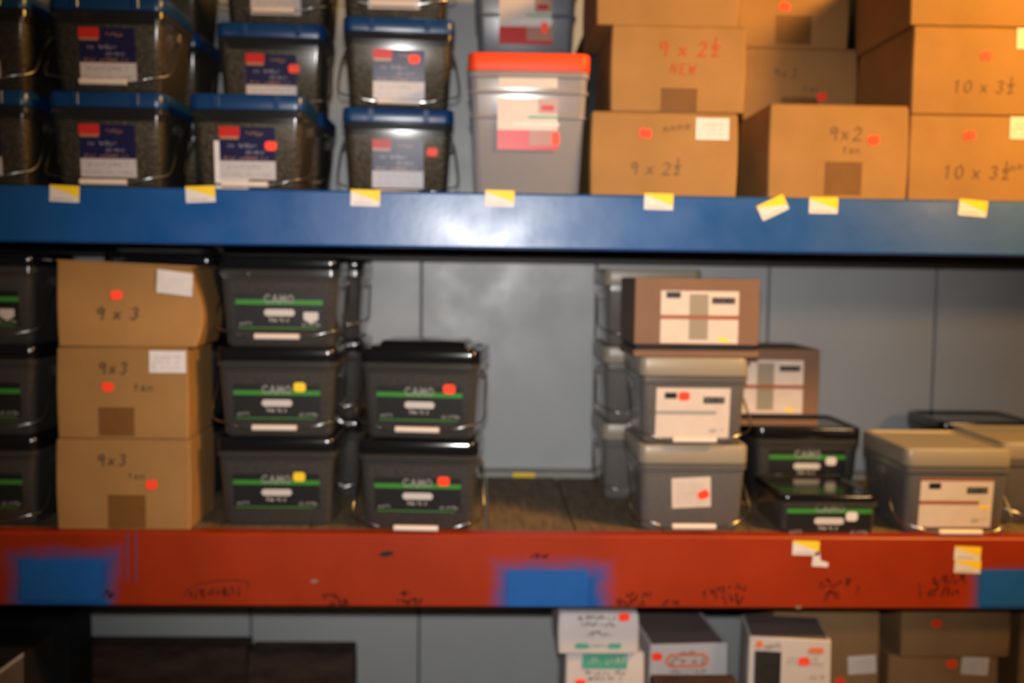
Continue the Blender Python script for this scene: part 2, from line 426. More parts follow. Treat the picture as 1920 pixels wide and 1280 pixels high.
# marker scribbles, chips and pencil lines on the red beam
fr = lambda u, v, off: (u, -off, v - zRed0)
def scr(x0, x1, y0, y1, n, seed, w=0.0027, rise=0.0, m='inkdark'):
    a, b = at(x0, y1, 0); c, d = at(x1, y0, 0)
    mk('marker_scribble', scribble(a, c, b, d, fr, n, seed, w, rise=rise), M[m], rd)
scr(158, 214, 1106, 1121, 9, 1, m='ink'); scr(357, 455, 1106, 1124, 13, 2, rise=0.10)
arc = [at(x, y, 0) for x, y in ((347, 1118), (352, 1104), (375, 1094), (410, 1088), (445, 1087), (466, 1091), (466, 1102))]
mk('marker_scribble', strokes([arc], 0.0022, fr, 0.0006), M['inkdark'], rd)
scr(606, 634, 1111, 1121, 5, 3); scr(618, 662, 1121, 1135, 6, 4); scr(752, 778, 1108, 1118, 5, 5); scr(745, 792, 1120, 1133, 7, 6)
scr(970, 1058, 1121, 1136, 13, 7, m='ink'); scr(1175, 1222, 1108, 1120, 7, 8); scr(1155, 1210, 1122, 1134, 8, 9); scr(1240, 1275, 1124, 1136, 5, 19)
scr(1318, 1400, 1104, 1122, 12, 10, rise=0.22); scr(1340, 1398, 1112, 1132, 9, 11); scr(1535, 1600, 1086, 1104, 9, 12, rise=0.1); scr(1545, 1575, 1106, 1126, 5, 13); scr(1600, 1612, 1090, 1120, 2, 14)
scr(1722, 1732, 1086, 1120, 2, 15); scr(1750, 1812, 1080, 1098, 9, 16, rise=0.1); scr(1738, 1800, 1100, 1118, 8, 17); scr(995, 1030, 1038, 1046, 5, 18)
def spot(cx, cy, w, h, m, name, rot=0):
    X, Z = at(cx, cy, 0)
    pts = [(X + w * .0005 * math.cos(t) * math.cos(rot) - h * .0005 * math.sin(t) * math.sin(rot), Z + w * .0005 * math.cos(t) * math.sin(rot) + h * .0005 * math.sin(t) * math.cos(rot)) for t in [2 * math.pi * k / 12 for k in range(12)]]
    mk(name, poly(pts, fr, 0.0003, 0.0002), M[m], rd)
spot(725, 1038, 28, 10, 'blackp', 'ink_blot', R(8)); spot(589, 1089, 14, 8, 'graypatch', 'paint_chip'); spot(1497, 1138, 12, 7, 'graypatch', 'paint_chip')
for x in (239, 255):
    a = at(x, 1000, 0); b = at(x + (1 if x == 239 else 0), 1088, 0)
    mk('pencil_line', strokes([[a, b]], 0.004, fr, 0.0004), M['pencil'], rd)
for x0, x1, y0, y1 in ((39, 190, 1049, 1124), (952, 1102, 1069, 1136), (1836, 1990, 1068, 1134)):
    a, b = at(x0, y1, 0); c, d = at(x1, y0, 0)
    mk('painted_over_label', sheet(a, c, b, d, fr, 0.0003, 0.0006), mat('blue_label_paint', (0.009, 0.085, 0.33), 0.35, var=0.05), rd)

# ------------------------------------------------------------------ tubs
def front_map(d0, d1, z0, z1):
    """front face of a tapered tub, depth d0 at z0 and d1 at z1"""
    return lambda u, v, off: (u, -(d0 + (d1 - d0) * (v - z0) / (z1 - z0)) / 2 - off, v)

KIND = {
 #          W      D      H      lid_h  taper  body     fill          lid
 'blue':   (0.214, 0.200, 0.176, 0.029, 0.016, 'clear', 'nails', 'blue', 0.034),
 'bluerear': (0.223, 0.200, 0.178, 0.029, 0.018, 'clear', 'nails', 'blue', 0.036),
 'black':  (0.232, 0.200, 0.1745, 0.025, 0.018, 'smoke', 'greyscrews', 'black', 0.026),
 'short':  (0.196, 0.200, 0.076, 0.012, 0.004, 'smoke', 'greyscrews', 'black', 0.006),
 'beige':  (0.214, 0.235, 0.170, 0.036, 0.014, 'milky', 'palescrews', 'beige', 0.022),
 'orange': (0.230, 0.220, 0.262, 0.033, 0.022, 'frost', 'palescrews', 'orange', 0.044),
 'steelblue': (0.228, 0.220, 0.262, 0.033, 0.022, 'bluish', 'palescrews', 'orange', 0.044),
}
TOP = {'blue': 'blue_lid_tub', 'bluerear': 'blue_lid_tub', 'black': 'black_lid_tub', 'short': 'black_lid_tub', 'beige': 'beige_lid_tub', 'orange': 'orange_lid_tub', 'steelblue': 'orange_lid_tub'}

def tub(kind, X, Y, Z, label, rz=0.0, handle=True, sticker=None, lab=True, badge=False, sheet2=False, group=None, low=None, lidmat=None, grip=True, crown=False, dv=0.0):
    """X centre, Y front face depth, Z base; returns the tub's top height"""
    Wd, D, H, lh, tp, bm, fm_, lm, td = KIND[kind]
    key = kind
    t = empty(TOP[kind], (X, Y + D / 2, Z), rz); tag(t, label, 'tub', group)
    bw, bd = Wd - 0.007, D - 0.007
    zb = H - lh; r = 0.015
    secs = [(0.0, bw - tp - 0.008, bd - td - 0.008, r), (0.005, bw - tp, bd - td, r), (zb - 0.014, bw - 0.002, bd - 0.002, r),
            (zb - 0.012, Wd - 0.002, D - 0.002, r + .002), (zb - 0.002, Wd - 0.002, D - 0.002, r + .002), (zb - 0.001, bw - 0.006, bd - 0.006, r), (H - 0.007, bw - 0.008, bd - 0.008, r)]
    mk('body', lambda: loft(secs, 5), M[bm], t, key + 'body', smooth=40)
    fz = zb - (0.004 if kind != 'short' else 0.003)
    mk('screws', lambda: loft([(0.003, bw - tp - 0.014, bd - td - 0.014, r), (0.007, bw - tp - 0.005, bd - td - 0.005, r), (fz * .86, bw - 0.010, bd - 0.010, r), (fz * .9, bw - 0.05, bd - 0.05, r)], 3), M[fm_], t, key + 'fill', smooth=50, kind='stuff')
    # lid: skirt with rounded edges, recessed top panel
    l = mk('lid', lambda: merge(loft([(zb, Wd - 0.002, D - 0.002, 0.018), (zb + 0.002, Wd, D, 0.019), (H - 0.005, Wd, D, 0.019), (H - 0.0015, Wd - 0.003, D - 0.003, 0.018), (H, Wd - 0.008, D - 0.008, 0.016),
               (H, Wd - 0.022, D - 0.022, 0.013), (H - 0.004, Wd - 0.028, D - 0.028, 0.012)], 5)), lidmat or M[lm], t, key + 'lid' if lidmat is None else None, smooth=35)
    if crown:
        mk('raised_panel', loft([(H - .005, Wd - 0.030, D - 0.030, .012), (H + .004, Wd - 0.036, D - 0.036, .012), (H + .006, Wd - 0.062, D - 0.062, .012), (H + .013, Wd - 0.072, D - 0.072, .012), (H + .014, Wd - 0.078, D - 0.078, .012)], 4), M[lm], l, smooth=35)
    if kind[:4] == 'blue':
        for s in (-0.055, 0.055):
            mk('lid_tab', lambda: boxg(-0.006, 0.006, -0.002, 0.003, 0, lh * .8, 0.001), M['blue'], l, 'bluetab', loc=(s, -D / 2, zb + 0.003))
    if kind in ('orange', 'steelblue'):
        for k, z in enumerate((0.185, 0.140)):
            q = bw - tp + tp * z / zb; q2 = bd - td + td * z / zb
            mk('rib', lambda: loft([(z, q - .002, q2 - .002, 0.015), (z + .003, q + 0.008, q2 + 0.008, 0.019), (z + 0.007, q + 0.008, q2 + 0.008, 0.019), (z + 0.010, q - .002, q2 - .002, 0.015)], 5), M[bm], t, key + 'rib%d' % k, smooth=40)
    fm0 = front_map(bd - td, bd - 0.002, 0.005, zb - 0.014)
    fm = (lambda u, v, off: fm0(u, v + dv, off)) if dv else fm0
    if dv: key += 'up'
    # ears and wire bail handle
    if handle:
        zp = zb * 0.80; a = Wd / 2 + 0.004
        for s in (-1, 1):
            mk('handle_ear', lambda: boxg(-0.005, 0.005, -0.012, 0.012, -0.010, 0.010, 0.003), M[bm], t, key + 'ear', loc=(s * (Wd / 2 - 0.002), 0, zp))
        lz = low if low is not None else zb * 0.20
        fy = -D / 2 - 0.012
        P = [(-a, 0, zp), (-a - .004, -D * .25, (zp + lz) / 2 + .012), (-a - .004, fy * .80, lz + .012), (-a + .030, fy, lz), (-0.05, fy - .002, lz - 0.008), (0.05, fy - .002, lz - 0.008), (a - .030, fy, lz), (a + .004, fy * .80, lz + .012), (a + .004, -D * .25, (zp + lz) / 2 + .012), (a, 0, zp)]
        h = mk('handle', lambda: tube(smoothpath(P, 4), 0.0017, 6), M['steel'], t, key + 'handle%.3f' % lz, smooth=60)
        if grip: mk('grip', lambda: tube([(-0.042, fy - .002, lz - .008), (-0.040, fy - .002, lz - .008), (0.040, fy - .002, lz - .008), (0.042, fy - .002, lz - .008)], 0.0058, 10), M['grip'], h, key + 'grip%.3f' % lz, smooth=50)
    if lab: LABELS[kind](t, fm, key, sticker, badge, sheet2)
    return Z + H

def stick(parent, u, v, fm, m='orangetag', w=0.022, h=0.017, rot=0.0, off=0.0016):
    mk('price_sticker', sheet(u - w / 2, u + w / 2, v - h / 2, v + h / 2, fm, off, 0.0003, rot, 0.004), M[m], parent)

def lab_blue(t, fm, key, sticker, badge, sheet2):
    u0, u1, v0, v1 = -0.052, 0.051, 0.020, 0.116
    if sheet2:
        mk('loose_label', sheet(u0 - .010, u0 + .052, 0.002, 0.090, fm, 0.0004, 0.0003), M['paper'], t)
    l = mk('label', lambda: sheet(u0, u1, v0, v1, fm, 0.0008), M['navy'], t, key + 'bluelabel')
    mk('white_panel', lambda: sheet(u0, u1, v0, v0 + 0.034, fm, 0.0013, 0.0002), M['labelwhite'], l, key + 'bl1')
    mk('red_panel', lambda: sheet(u0, u0 + .038, v1 - .019, v1, fm, 0.0013, 0.0002), M['redprint'], l, key + 'bl2')
    mk('gold_strip', lambda: sheet(u0 + .001, u0 + .036, v1 - .023, v1 - .018, fm, 0.0016, 0.0002), M['goldp'], l, key + 'bl3')
    mk('lettering', lambda: scribble(u0 + .008, u0 + .072, .078, .085, fm, 16, 31, .0016, .0014), M['lav'], l, key + 'bl4')
    mk('lettering', lambda: scribble(u0 + .045, u0 + .082, .067, .073, fm, 10, 32, .0014, .0014), M['lav'], l, key + 'bl4b')
    mk('lettering', lambda: scribble(u0 + .006, u0 + .088, .056, .062, fm, 22, 33, .0014, .0014), M['goldp'], l, key + 'bl5')
    mk('lettering', lambda: scribble(u0 + .05, u0 + .085, .100, .108, fm, 8, 36, .0012, .0014), M['goldp'], l, key + 'bl5b')
    mk('lettering', lambda: scribble(u0 + .01, u0 + .09, .040, .047, fm, 12, 34, .0012, .0018), M['greyp'], l, key + 'bl6')
    mk('lettering', lambda: scribble(u0 + .006, u0 + .095, .026, .031, fm, 20, 37, .001, .0018), M['greyp'], l, key + 'bl6b')
    if sticker: stick(t, sticker[0], sticker[1], fm)

def lab_black(t, fm, key, sticker, badge, sheet2):
    short = key.startswith('short')
    u0, u1 = (-0.083, 0.083); v0, v1 = (0.036, 0.103) if not short else (0.001, 0.056)
    k = key + ('b' if badge else '')
    g = v1 - (0.021 if not short else 0.016)
    l = mk('label', lambda: sheet(u0, u1, v0, v1, fm, 0.0008), M['blackp'], t, k + 'l')
    mk('green_stripe', lambda: sheet(u0, u1, g, g + .009, fm, 0.0013, .0002), M['green'], l, k + 'g')
    mk('lettering', lambda: write('CAMO', -0.028, g + .003, 0.0155, fm, .0028, .0019, adv=.95), M['greyp'], l, k + 'c')
    mk('pale_badge', lambda: sheet(-0.029, 0.029, g - .022, g - .009, fm, .0013, .0002, cut=.004), M['pill'], l, k + 'p')
    mk('lettering', lambda: scribble(-.020, .022, g - .033, g - .026, fm, 10, 41, .0016, .0013), M['pill'], l, k + 'm')
    mk('lettering', lambda: scribble(u0 + .006, u0 + .03, g - .040, g - .033, fm, 7, 42, .0012, .0013), M['greyp'], l, k + 'm2')
    mk('lettering', lambda: scribble(u1 - .045, u1 - .005, g - .041, g - .034, fm, 11, 43, .0014, .0013), M['greyp'], l, k + 'm3')
    if not short: mk('green_line', lambda: sheet(u0 + .004, u1 - .01, v0, v0 + .002, fm, .0013, .0002), M['green'], l, k + 'gl')
    if badge:
        mk('shield_badge', lambda: poly([(.046, .068), (.046, .054), (.060, .046), (.074, .054), (.074, .068)], fm, .0014, .0003), M['pill'], l, k + 'sh')
    if sticker:
        stick(t, sticker[0], sticker[1], fm, sticker[2] if len(sticker) > 2 else 'orangetag', .023, .018)

def lab_beige(t, fm, key, sticker, badge, sheet2):
    if sheet2:     # small plain sheet
        l = mk('label', sheet(-.040, .036, .046, .106, fm, .0008, rot=R(3)), M['cream'], t)
        for k in range(5): mk('lettering', scribble(-.032, .026, .054 + k * .009, .058 + k * .009, fm, 12, 60 + k, .0008, .0014), M['greyp'], l)
    else:
        u0, u1, v0, v1 = -.072, .072, .012, .110
        l = mk('label', lambda: sheet(u0, u1, v0, v1, fm, .0008), M['cream'], t, 'beigelab')
        mk('rust_band', lambda: sheet(u0, u1 - .026, v0 + .046, v0 + .053, fm, .0013, .0002), M['brownp'] if badge else M['greyp'], l, 'beb%d' % badge)
        if badge: mk('rust_edge', lambda: sheet(u0, u1, v1 - .005, v1, fm, .0013, .0002), M['brownp'], l, 'bee')
        mk('black_block', lambda: sheet(u0 + .016, u0 + .040, v1 - .021, v1 - .009, fm, .0014, .0002), M['blackp'], l, 'bk1')
        mk('black_block', lambda: sheet(u1 - .052, u1 - .011, v1 - .030, v1 - .017, fm, .0014, .0002), M['blackp'], l, 'bk2')
        mk('lettering', lambda: scribble(u1 - .049, u1 - .014, v1 - .027, v1 - .020, fm, 10, 51, .0010, .0018), M['greyp'], l, 'bk3')
        mk('lettering', lambda: scribble(u1 - .040, u1 - .012, v0 + .010, v0 + .020, fm, 9, 52, .0012, .0013), M['greyp'], l, 'bk4')
        if badge: mk('yellow_mark', lambda: sheet(u1 - .026, u1 - .004, v0 + .037, v0 + .044, fm, .0014, .0002), M['yellow'], l, 'bk5')
    if sticker: stick(t, sticker[0], sticker[1], fm, rot=R(sheet2 * 20))

def lab_orange(t, fm, key, sticker, badge, sheet2):
    l = mk('top_label', lambda: sheet(-.056, .054, .198, .225, fm, .0012), M['cream'], t, 'ol1')
    mk('gold_edge', lambda: sheet(-.056, .054, .222, .226, fm, .0017, .0002), M['goldp'], l, 'ol2')
    l2 = mk('label', lambda: sheet(-.058, .055, .120, .178, fm, .0056), M['cream'], t, 'ol3')
    mk('brown_corner', lambda: sheet(.018, .055, .150, .178, fm, .0061, .0002), M['goldp'], l2, 'ol4')
    mk('red_mark', lambda: sheet(.024, .048, .156, .166, fm, .0065, .0002), M['redprint'], l2, 'ol5')
    mk('green_line', lambda: sheet(.0, .055, .142, .146, fm, .0061, .0002), M['teal'], l2, 'ol6')
    l3 = mk('lower_label', lambda: sheet(-.058, .058, .084, .128, fm, .0050), M['redprint'], t, 'ol7')
    mk('brown_panel', lambda: sheet(.002, .058, .092, .126, fm, .0055, .0002), M['brownp'], l3, 'ol8')
    mk('white_strip', lambda: sheet(-.03, .058, .128, .134, fm, .0060, .0002), M['paper'], l3, 'ol9')
    if sticker: stick(t, sticker[0], sticker[1], fm, w=.015, h=.024, off=.006)
LABELS = {'blue': lab_blue, 'bluerear': lab_blue, 'black': lab_black, 'short': lab_black, 'beige': lab_beige, 'orange': lab_orange, 'steelblue': lab_orange}

def cx(x0, x1, py, Y): return (atx(x0, py, Y) + atx(x1, py, Y)) / 2
zU, zM = zBlue1, zRed1
HB = KIND['blue'][2]
G = 'blue-lidded screw tubs on the upper shelf'
# front row of blue-lidded tubs
Y1, Y2, Y4 = 0.015, 0.228, 0.16
x = cx(-160, 46, 260, Y1)
tub('blue', x, Y1, zU, 'blue-lidded screw tub cut by the left photo edge, resting on the upper shelf', group=G, low=.022)
tub('blue', x, Y1, zU + HB, 'blue-lidded screw tub cut by the left photo edge, stacked on another blue tub', group=G, low=.022)
x = cx(94, 302, 260, Y1)
tub('blue', x, Y1, zU, 'front blue-lidded screw tub above the leftmost price label of the blue beam', group=G, low=.0165)
tub('blue', x + .002, Y1, zU + HB, 'front blue-lidded screw tub stacked above the leftmost price label of the blue beam', group=G, low=.022)
x = cx(354, 566, 260, Y1)
tub('blue', x, Y1, zU, 'front blue-lidded screw tub with a loose white paper beside its label and orange sticker', group=G, sticker=(.043, .082), sheet2=True, low=.0165, rz=R(1))
HR = KIND['bluerear'][2]
# second row
x3 = cx(404, 604, 120, Y2)
tub('bluerear', x3, Y2, zU, 'blue-lidded screw tub hidden behind the tub with the loose white paper', group=G)
tub('bluerear', x3, Y2, zU + HR, 'blue-lidded screw tub second of its rear stack, orange sticker on the label edge', group=G, sticker=(.046, .088), low=.018, rz=R(2))
tub('bluerear', x3 + .012, Y2, zU + 2 * HR, 'blue-lidded screw tub at the top edge above the sticker-marked rear tub', group=G, low=.030)
x4 = cx(638, 842, 280, Y4)
tub('bluerear', x4, Y4, zU, 'blue-lidded screw tub with glare and orange sticker, next to the orange-lidded tub', group=G, sticker=(.068, .093), low=.0165, rz=R(4))
tub('bluerear', x4, Y4, zU + HR, 'blue-lidded screw tub with bright flash glare below its pale label', group=G, sticker=(.030, .098), low=.018, rz=R(4.5))
tub('bluerear', x4 - .004, Y4, zU + 2 * HR, 'blue-lidded screw tub cut by the top edge, above the glare-struck tub', group=G, low=.030)
# far row glimpsed between the columns, and behind the right column
x5 = cx(180, 378, 120, .31)
tub('blue', x5, .31, zU, 'blue-lidded screw tub low in the dark gap between the second and third columns', group=G, lab=False, handle=False)
tub('blue', x5, .31, zU + HB, 'blue-lidded screw tub glimpsed in the dark gap right of the second column', group=G, lab=False, handle=False)
tub('blue', x5, .31, zU + 2 * HB, 'blue-lidded screw tub topmost in the dark gap right of the second column', group=G, lab=False, handle=False)

x6 = cx(-20, 182, 120, .32)
for k in range(2): tub('blue', x6, .32, zU + k * HB, ('lower', 'upper')[k] + ' blue-lidded screw tub in the dark behind the two leftmost front columns', group=G, lab=False, handle=False)

# orange lid
xo = cx(880, 1104, 250, 0.02)
ht = tub('orange', xo, 0.02, zU, 'tall frosted tub with a bright orange lid beside the cardboard boxes', sticker=(.052, .105), handle=False, rz=R(-1))
xo2 = cx(893, 1080, 40, .32)
tub('steelblue', xo2, .32, zU, 'tall bluish tub hidden behind the orange-lidded tub', handle=False)
tub('steelblue', xo2, .32, zU + .262, 'tall bluish tub rising behind the orange lid, cut by the top edge', sticker=(.040, .118), handle=False)

# middle shelf: black lids
HK = KIND['black'][2]
G = 'black-lidded screw tubs on the middle shelf'
xk = cx(-158, 62, 800, .03)
for k, l in enumerate(('lowest black-lidded tub at the left photo edge, beside the cardboard boxes', 'middle black-lidded tub at the left photo edge, beside the cardboard boxes', 'topmost black-lidded tub at the left photo edge with a pale shield badge')):
    tub('black', xk, .03, zM + k * HK, l, group=G, low=.024, badge=(k == 2))
Yk = .045
xk = cx(403, 630, 850, Yk)
tub('black', xk, Yk, zM, 'lowest black-lidded tub right of the box stack, yellow sticker on its label', group=G, sticker=(.044, .098, 'yellow'), handle=False)
tub('black', xk + .001, Yk, zM + HK, 'second black-lidded tub right of the box stack, wire handle hanging below yellow-stickered label', group=G, sticker=(.044, .098, 'yellow'), low=.030)
tub('black', xk + .006, Yk, zM + 2 * HK, 'topmost black-lidded tub right of the box stack with a pale shield badge', group=G, badge=True, low=.030)
for k, l in enumerate(('lowest rear black-lidded tub in the dark behind the front tub column', 'second rear black-lidded tub in the dark behind the front tub column', 'topmost rear black-lidded tub with wire handle against the grey wall')):
    tub('black', cx(480, 678, 850, .285), .285, zM + k * HK, l, group=G, lab=False, low=.035)
xk = cx(674, 900, 920, .02)
tub('black', xk, .02, zM, 'black-lidded tub at the shelf edge with orange sticker, under another tub', group=G, sticker=(.050, .097), low=.018, rz=R(-3))
tub('black', xk + .006, .035, zM + HK, 'black-lidded tub with shiny lid top and orange sticker, stacked in the middle', group=G, sticker=(.058, .099), low=.030, rz=R(-6), crown=True)
# dim tub behind the cardboard boxes
for k, l in enumerate(('lowest black-lidded tub hidden behind the left cardboard boxes', 'second black-lidded tub hidden behind the left cardboard boxes', 'black-lidded tub peeking over the top left cardboard box with a red sticker')):
    tub('black', cx(190, 400, 480, .25), .25, zM + k * (HK + .002), l, group=G, handle=False, sticker=(-.05, .128) if k == 2 else None, lab=k == 2)

tub('short', cx(190, 400, 480, .25), .25, zM + 3 * (HK + .002), 'short dark tub in the shadow under the blue beam, behind the top left cardboard box', group=G, handle=False, lab=False, sticker=None)
# right of centre: beige lids
HE = KIND['beige'][2]
G = 'beige-lidded tubs on the middle shelf'
xe = cx(1192, 1408, 900, .03)
z1 = tub('beige', xe, .03, zM, 'lower beige-lidded grey tub with a small tilted paper label', group=G, sheet2=True, sticker=(.022, .072), low=.022)
z2 = tub('beige', xe - .002, .035, z1, 'upper beige-lidded grey tub with large label, beneath the brown carton', group=G, sticker=(-.018, .094), low=.020)
for k, l in enumerate(('lowest beige-lidded tub in the shadow behind the beige tub stack', 'second beige-lidded tub in the shadow behind the beige tub stack', 'topmost beige-lidded tub behind the brown carton under the blue beam')):
    tub('beige', cx(1128, 1315, 700, .30), .30, zM + k * HE, l, group=G, lab=False, low=.03)
xr = cx(1700, 1893, 930, .02)
tub('beige', xr, .02, zM, 'beige-lidded tub with white and rust label standing alone at right', group=G, badge=True, low=.0165)
tub('beige', xr + .232, .10, zM, 'beige-lidded tub cut by the right photo edge', group=G, low=.03, lab=False)
# black tubs at right
G = 'black-lidded screw tubs on the middle shelf'
xs_ = cx(1465, 1648, 960, .02)
tub('short', xs_, .02, zM, 'short black-lidded tub at the shelf edge with a white and yellow sticker', group=G, handle=False, sticker=(.044, .034, 'paper'))
xs2 = cx(1432, 1600, 840, .245)
zt2 = tub('black', xs2, .245, zM, 'black-lidded tub under the small brown carton, behind the short tub', group=G, handle=False, sticker=(.052, .078, 'paper'), dv=.022)
xb = cx(1765, 1960, 800, .34)
tub('black', xb, .345, zM, 'dark-lidded tub at the wall behind the lone beige tub', group=G, handle=False, lab=False)

# ------------------------------------------------------------------ cardboard boxes
def cbox(x0, x1, z0, ytop, Y, dep, label, m='card', rz=0.0, name='cardboard_box', cat='box', tape=None, lab=None, sticker=None, texts=(), ybot=None, crush=0.0, group=None, ztop=None, flaps=True, labm='paper', sticker2=None):
    """x0,x1 photo columns of the front face; z0 base; ytop photo row of the top front edge"""
    ym = (ytop + (ybot or ytop + 150)) / 2
    a, b = atx(x0, ym, Y), atx(x1, ym, Y)
    zt = ztop if ztop is not None else atz((x0 + x1) / 2, ytop, Y)
    w, h = b - a, zt - z0
    X = (a + b) / 2
    t = empty(name, (X, Y + dep / 2, z0), rz); tag(t, label, cat, group)
    fh = 0.003 if flaps else 0.0
    def body():
        n = 10; V, F = [], []
        v, f = loft([(0, w - .004, dep - .004, .002)] + [(.002 + (h - fh - .004) * k / n, w + .003 * math.sin(math.pi * k / n), dep + .003 * math.sin(math.pi * k / n), .003) for k in range(n + 1)] + [(h - fh, w - .004, dep - .004, .002)], 1)
        if crush:
            rnd = random.Random(int(x0)); q = []
            for x, y, z in v:
                s = max(0, x / w + .5)
                q.append((x + crush * .08 * math.sin(z / h * 5) * s, y + crush * .25 * math.sin(z / h * 3.1) * s * (1 if y < 0 else .3), z * (1 - crush * .55 * s)))
            v = q
        return v, f
    mk('box_body', body, M[m], t, smooth=30)
    if flaps:
        for s in (-1, 1):
            hz = h * (1 - crush * .3)
            mk('flap', boxg(-w / 2 + .002, w / 2 - .002, min(s * .001, s * (dep / 2 - .002)), max(s * .001, s * (dep / 2 - .002)), hz - .0028 - (h * crush * .3), hz - .0001 - (h * crush * .3), .001) if not crush else
               ([(-w / 2, s * .001, h - .003), (w / 2, s * .001, (h - .003) * (1 - crush * .55)), (w / 2, s * dep / 2, (h - .003) * (1 - crush * .55)), (-w / 2, s * dep / 2, h - .003),
                 (-w / 2, s * .001, h), (w / 2, s * .001, h * (1 - crush * .55)), (w / 2, s * dep / 2, h * (1 - crush * .55)), (-w / 2, s * dep / 2, h)],
                [(0, 3, 2, 1), (4, 5, 6, 7), (0, 1, 5, 4), (1, 2, 6, 5), (2, 3, 7, 6), (3, 0, 4, 7)]), M[m], t)
    def fmap(u, v, off):
        bul = .0015 * math.sin(math.pi * max(0, min(1, v / h)))
        y = -dep / 2 - bul
        if crush:
            s = max(0, u / w + .5); y += crush * .25 * math.sin(v / (1 - crush * .55 * s) / h * 3.1) * s - .0012
        return (u, y - off, v)
    cr, sr = math.cos(rz), math.sin(rz)
    def uv(px, py):
        xx, zz = at(px, py, Y); return (xx - X) / cr, zz - z0
    def rect(px0, px1, py0, py1):
        u0, v1 = uv(px0, py0); u1, v0 = uv(px1, py1); return u0, u1, max(v0, .002), v1
    if tape: mk('tape', sheet(*rect(*tape), fmap, .0004, .0002), M['tape'], t)
    if lab:
        l = mk('shipping_label', sheet(*rect(*lab[:4]), fmap, .0006, .0003, rot=R(lab[4] if len(lab) > 4 else 0)), M[labm], t)
        u0, u1, v0, v1 = rect(*lab[:4]); g = (v1 - v0)
        for i, q in enumerate((.2, .42, .64)): mk('lettering', scribble(u0 + .006, u1 - .006, v0 + g * q, v0 + g * q + .004, fmap, 14, 70 + i, .0007, .0012), M['greyp'], l)
    if sticker:
        u, v = uv(*sticker); stick(t, u, v, fmap, off=.0008, rot=R(random.uniform(-10, 10)))
    if sticker2:
        u, v = uv(*sticker2); stick(t, u, v, fmap, off=.0008)
    for tx in texts:
        s, px, py, hh, mm = tx[:5]; u, v = uv(px, py); rise = tx[5] if len(tx) > 5 else 0
        mk('lettering', write(s, u, v, hh, fmap, hh * .12, .0007, .12, .95, rise), M[mm], t)
    t['_top'] = zt
    return zt, t

YB = 0.02
GU = 'cardboard boxes on the upper shelf'
zb1, _ = cbox(1108, 1382, zU, 210, YB, .25, 'cardboard box on the blue beam beside the orange-lidded tub, white shipping label', lab=(1305, 1366, 221, 263), sticker=(1210, 250), texts=(('9 x 2h', 1180, 326, .022, 'inkfaint'), ('nnna', 1243, 247, .014, 'inkfaint', .15)), group=GU)
zb2, _ = cbox(1146, 1397, zb1, 47, YB, .24, 'cardboard box with red marker writing and brown tape', tape=(1240, 1306, 165, 214), texts=(('9 x 2h', 1234, 104, .026, 'inkred'), ('NEW', 1256, 138, .018, 'inkred')), group=GU)
cbox(1120, 1386, zb2, -110, YB + .01, .26, 'cardboard box at the top edge above the red-marked box', group=GU, ybot=47)
YC = .30
zc1, _ = cbox(1398, 1618, zU, 226, YC, .24, 'cardboard box hidden behind the front box with dark tape', m='card', group=GU)
zc2, _ = cbox(1392, 1606, zc1, 90, YC, .24, 'dim rear cardboard box with orange sticker low at its right', sticker=(1540, 182), tape=(1465, 1532, 182, 226), texts=(('9x3', 1448, 146, .020, 'inkfaint'), ('tan', 1505, 172, .013, 'inkfaint')), group=GU)
cbox(1384, 1592, zc2, -70, YC, .24, 'dim rear cardboard box at the top edge with taped seam and sticker', sticker=(1471, 13), tape=(1455, 1520, 29, 84), group=GU)
zd1, dbox = cbox(1442, 1702, zU, 196, YB, .22, 'front cardboard box with dark tape and sticker, standing between two stacks', sticker=(1637, 263), tape=(1547, 1614, 303, 366), texts=(('9x2', 1553, 262, .024, 'inkfaint'), ('tan', 1578, 287, .013, 'inkfaint')), group=GU)
cbox(1624, 1770, zU, -60, .345, .2, 'black block added to darken the gap behind the bright right stack', m='blackcard', name='dark_block', group=None)  # made-up black filler: keeps this gap dark where bare wall would show
cbox(1092, 1180, zU, 60, .34, .2, 'black block added to darken the gap behind the orange-lidded tub and first box', m='blackcard', name='dark_block', group=None)  # second added filler, black so the slot beside the tub stays dark
ze1, _ = cbox(1704, 1970, zU, 216, YB, .27, 'lowest cardboard box of the bright orange-lit right stack', lab=(1894, 1955, 219, 262), sticker=(1817, 254), texts=(('10 x 3h', 1766, 334, .024, 'inkfaint'), ('nna', 1893, 320, .014, 'inkfaint', .2)), group=GU)
ze2, _ = cbox(1711, 1978, ze1, 50, YB, .28, 'second cardboard box of the bright orange-lit right stack', lab=(1907, 1965, 53, 93), sticker=(1849, 105), texts=(('10 x 3h', 1785, 173, .022, 'inkfaint'),), group=GU)
cbox(1709, 1976, ze2, -112, YB, .28, 'topmost cardboard box of the bright orange-lit right stack', group=GU, ybot=48)

GM = 'cardboard boxes on the middle shelf'
zl1, _ = cbox(106, 356, zM, 822, YB, .17, 'lowest cardboard box of the left stack on the red beam', sticker=(285, 908), tape=(203, 274, 927, 990), texts=(('9x3', 182, 872, .021, 'ink'), ('tan', 240, 897, .012, 'ink')), group=GM)
zl2, _ = cbox(107, 352, zl1, 650, YB, .17, 'middle cardboard box of the left stack with white label', lab=(280, 349, 657, 699), sticker=(203, 725), tape=(185, 253, 763, 817), texts=(('9x3', 184, 700, .021, 'ink'), ('tan', 250, 732, .014, 'ink')), group=GM)
cbox(106, 362, zl2, 488, YB, .18, 'crushed sloping cardboard box on top of the left stack, tilted white label', lab=(288, 354, 508, 553, -7), sticker=(213, 553), texts=(('9 x 3', 176, 598, .022, 'ink'),), group=GM, crush=.10, rz=R(2))

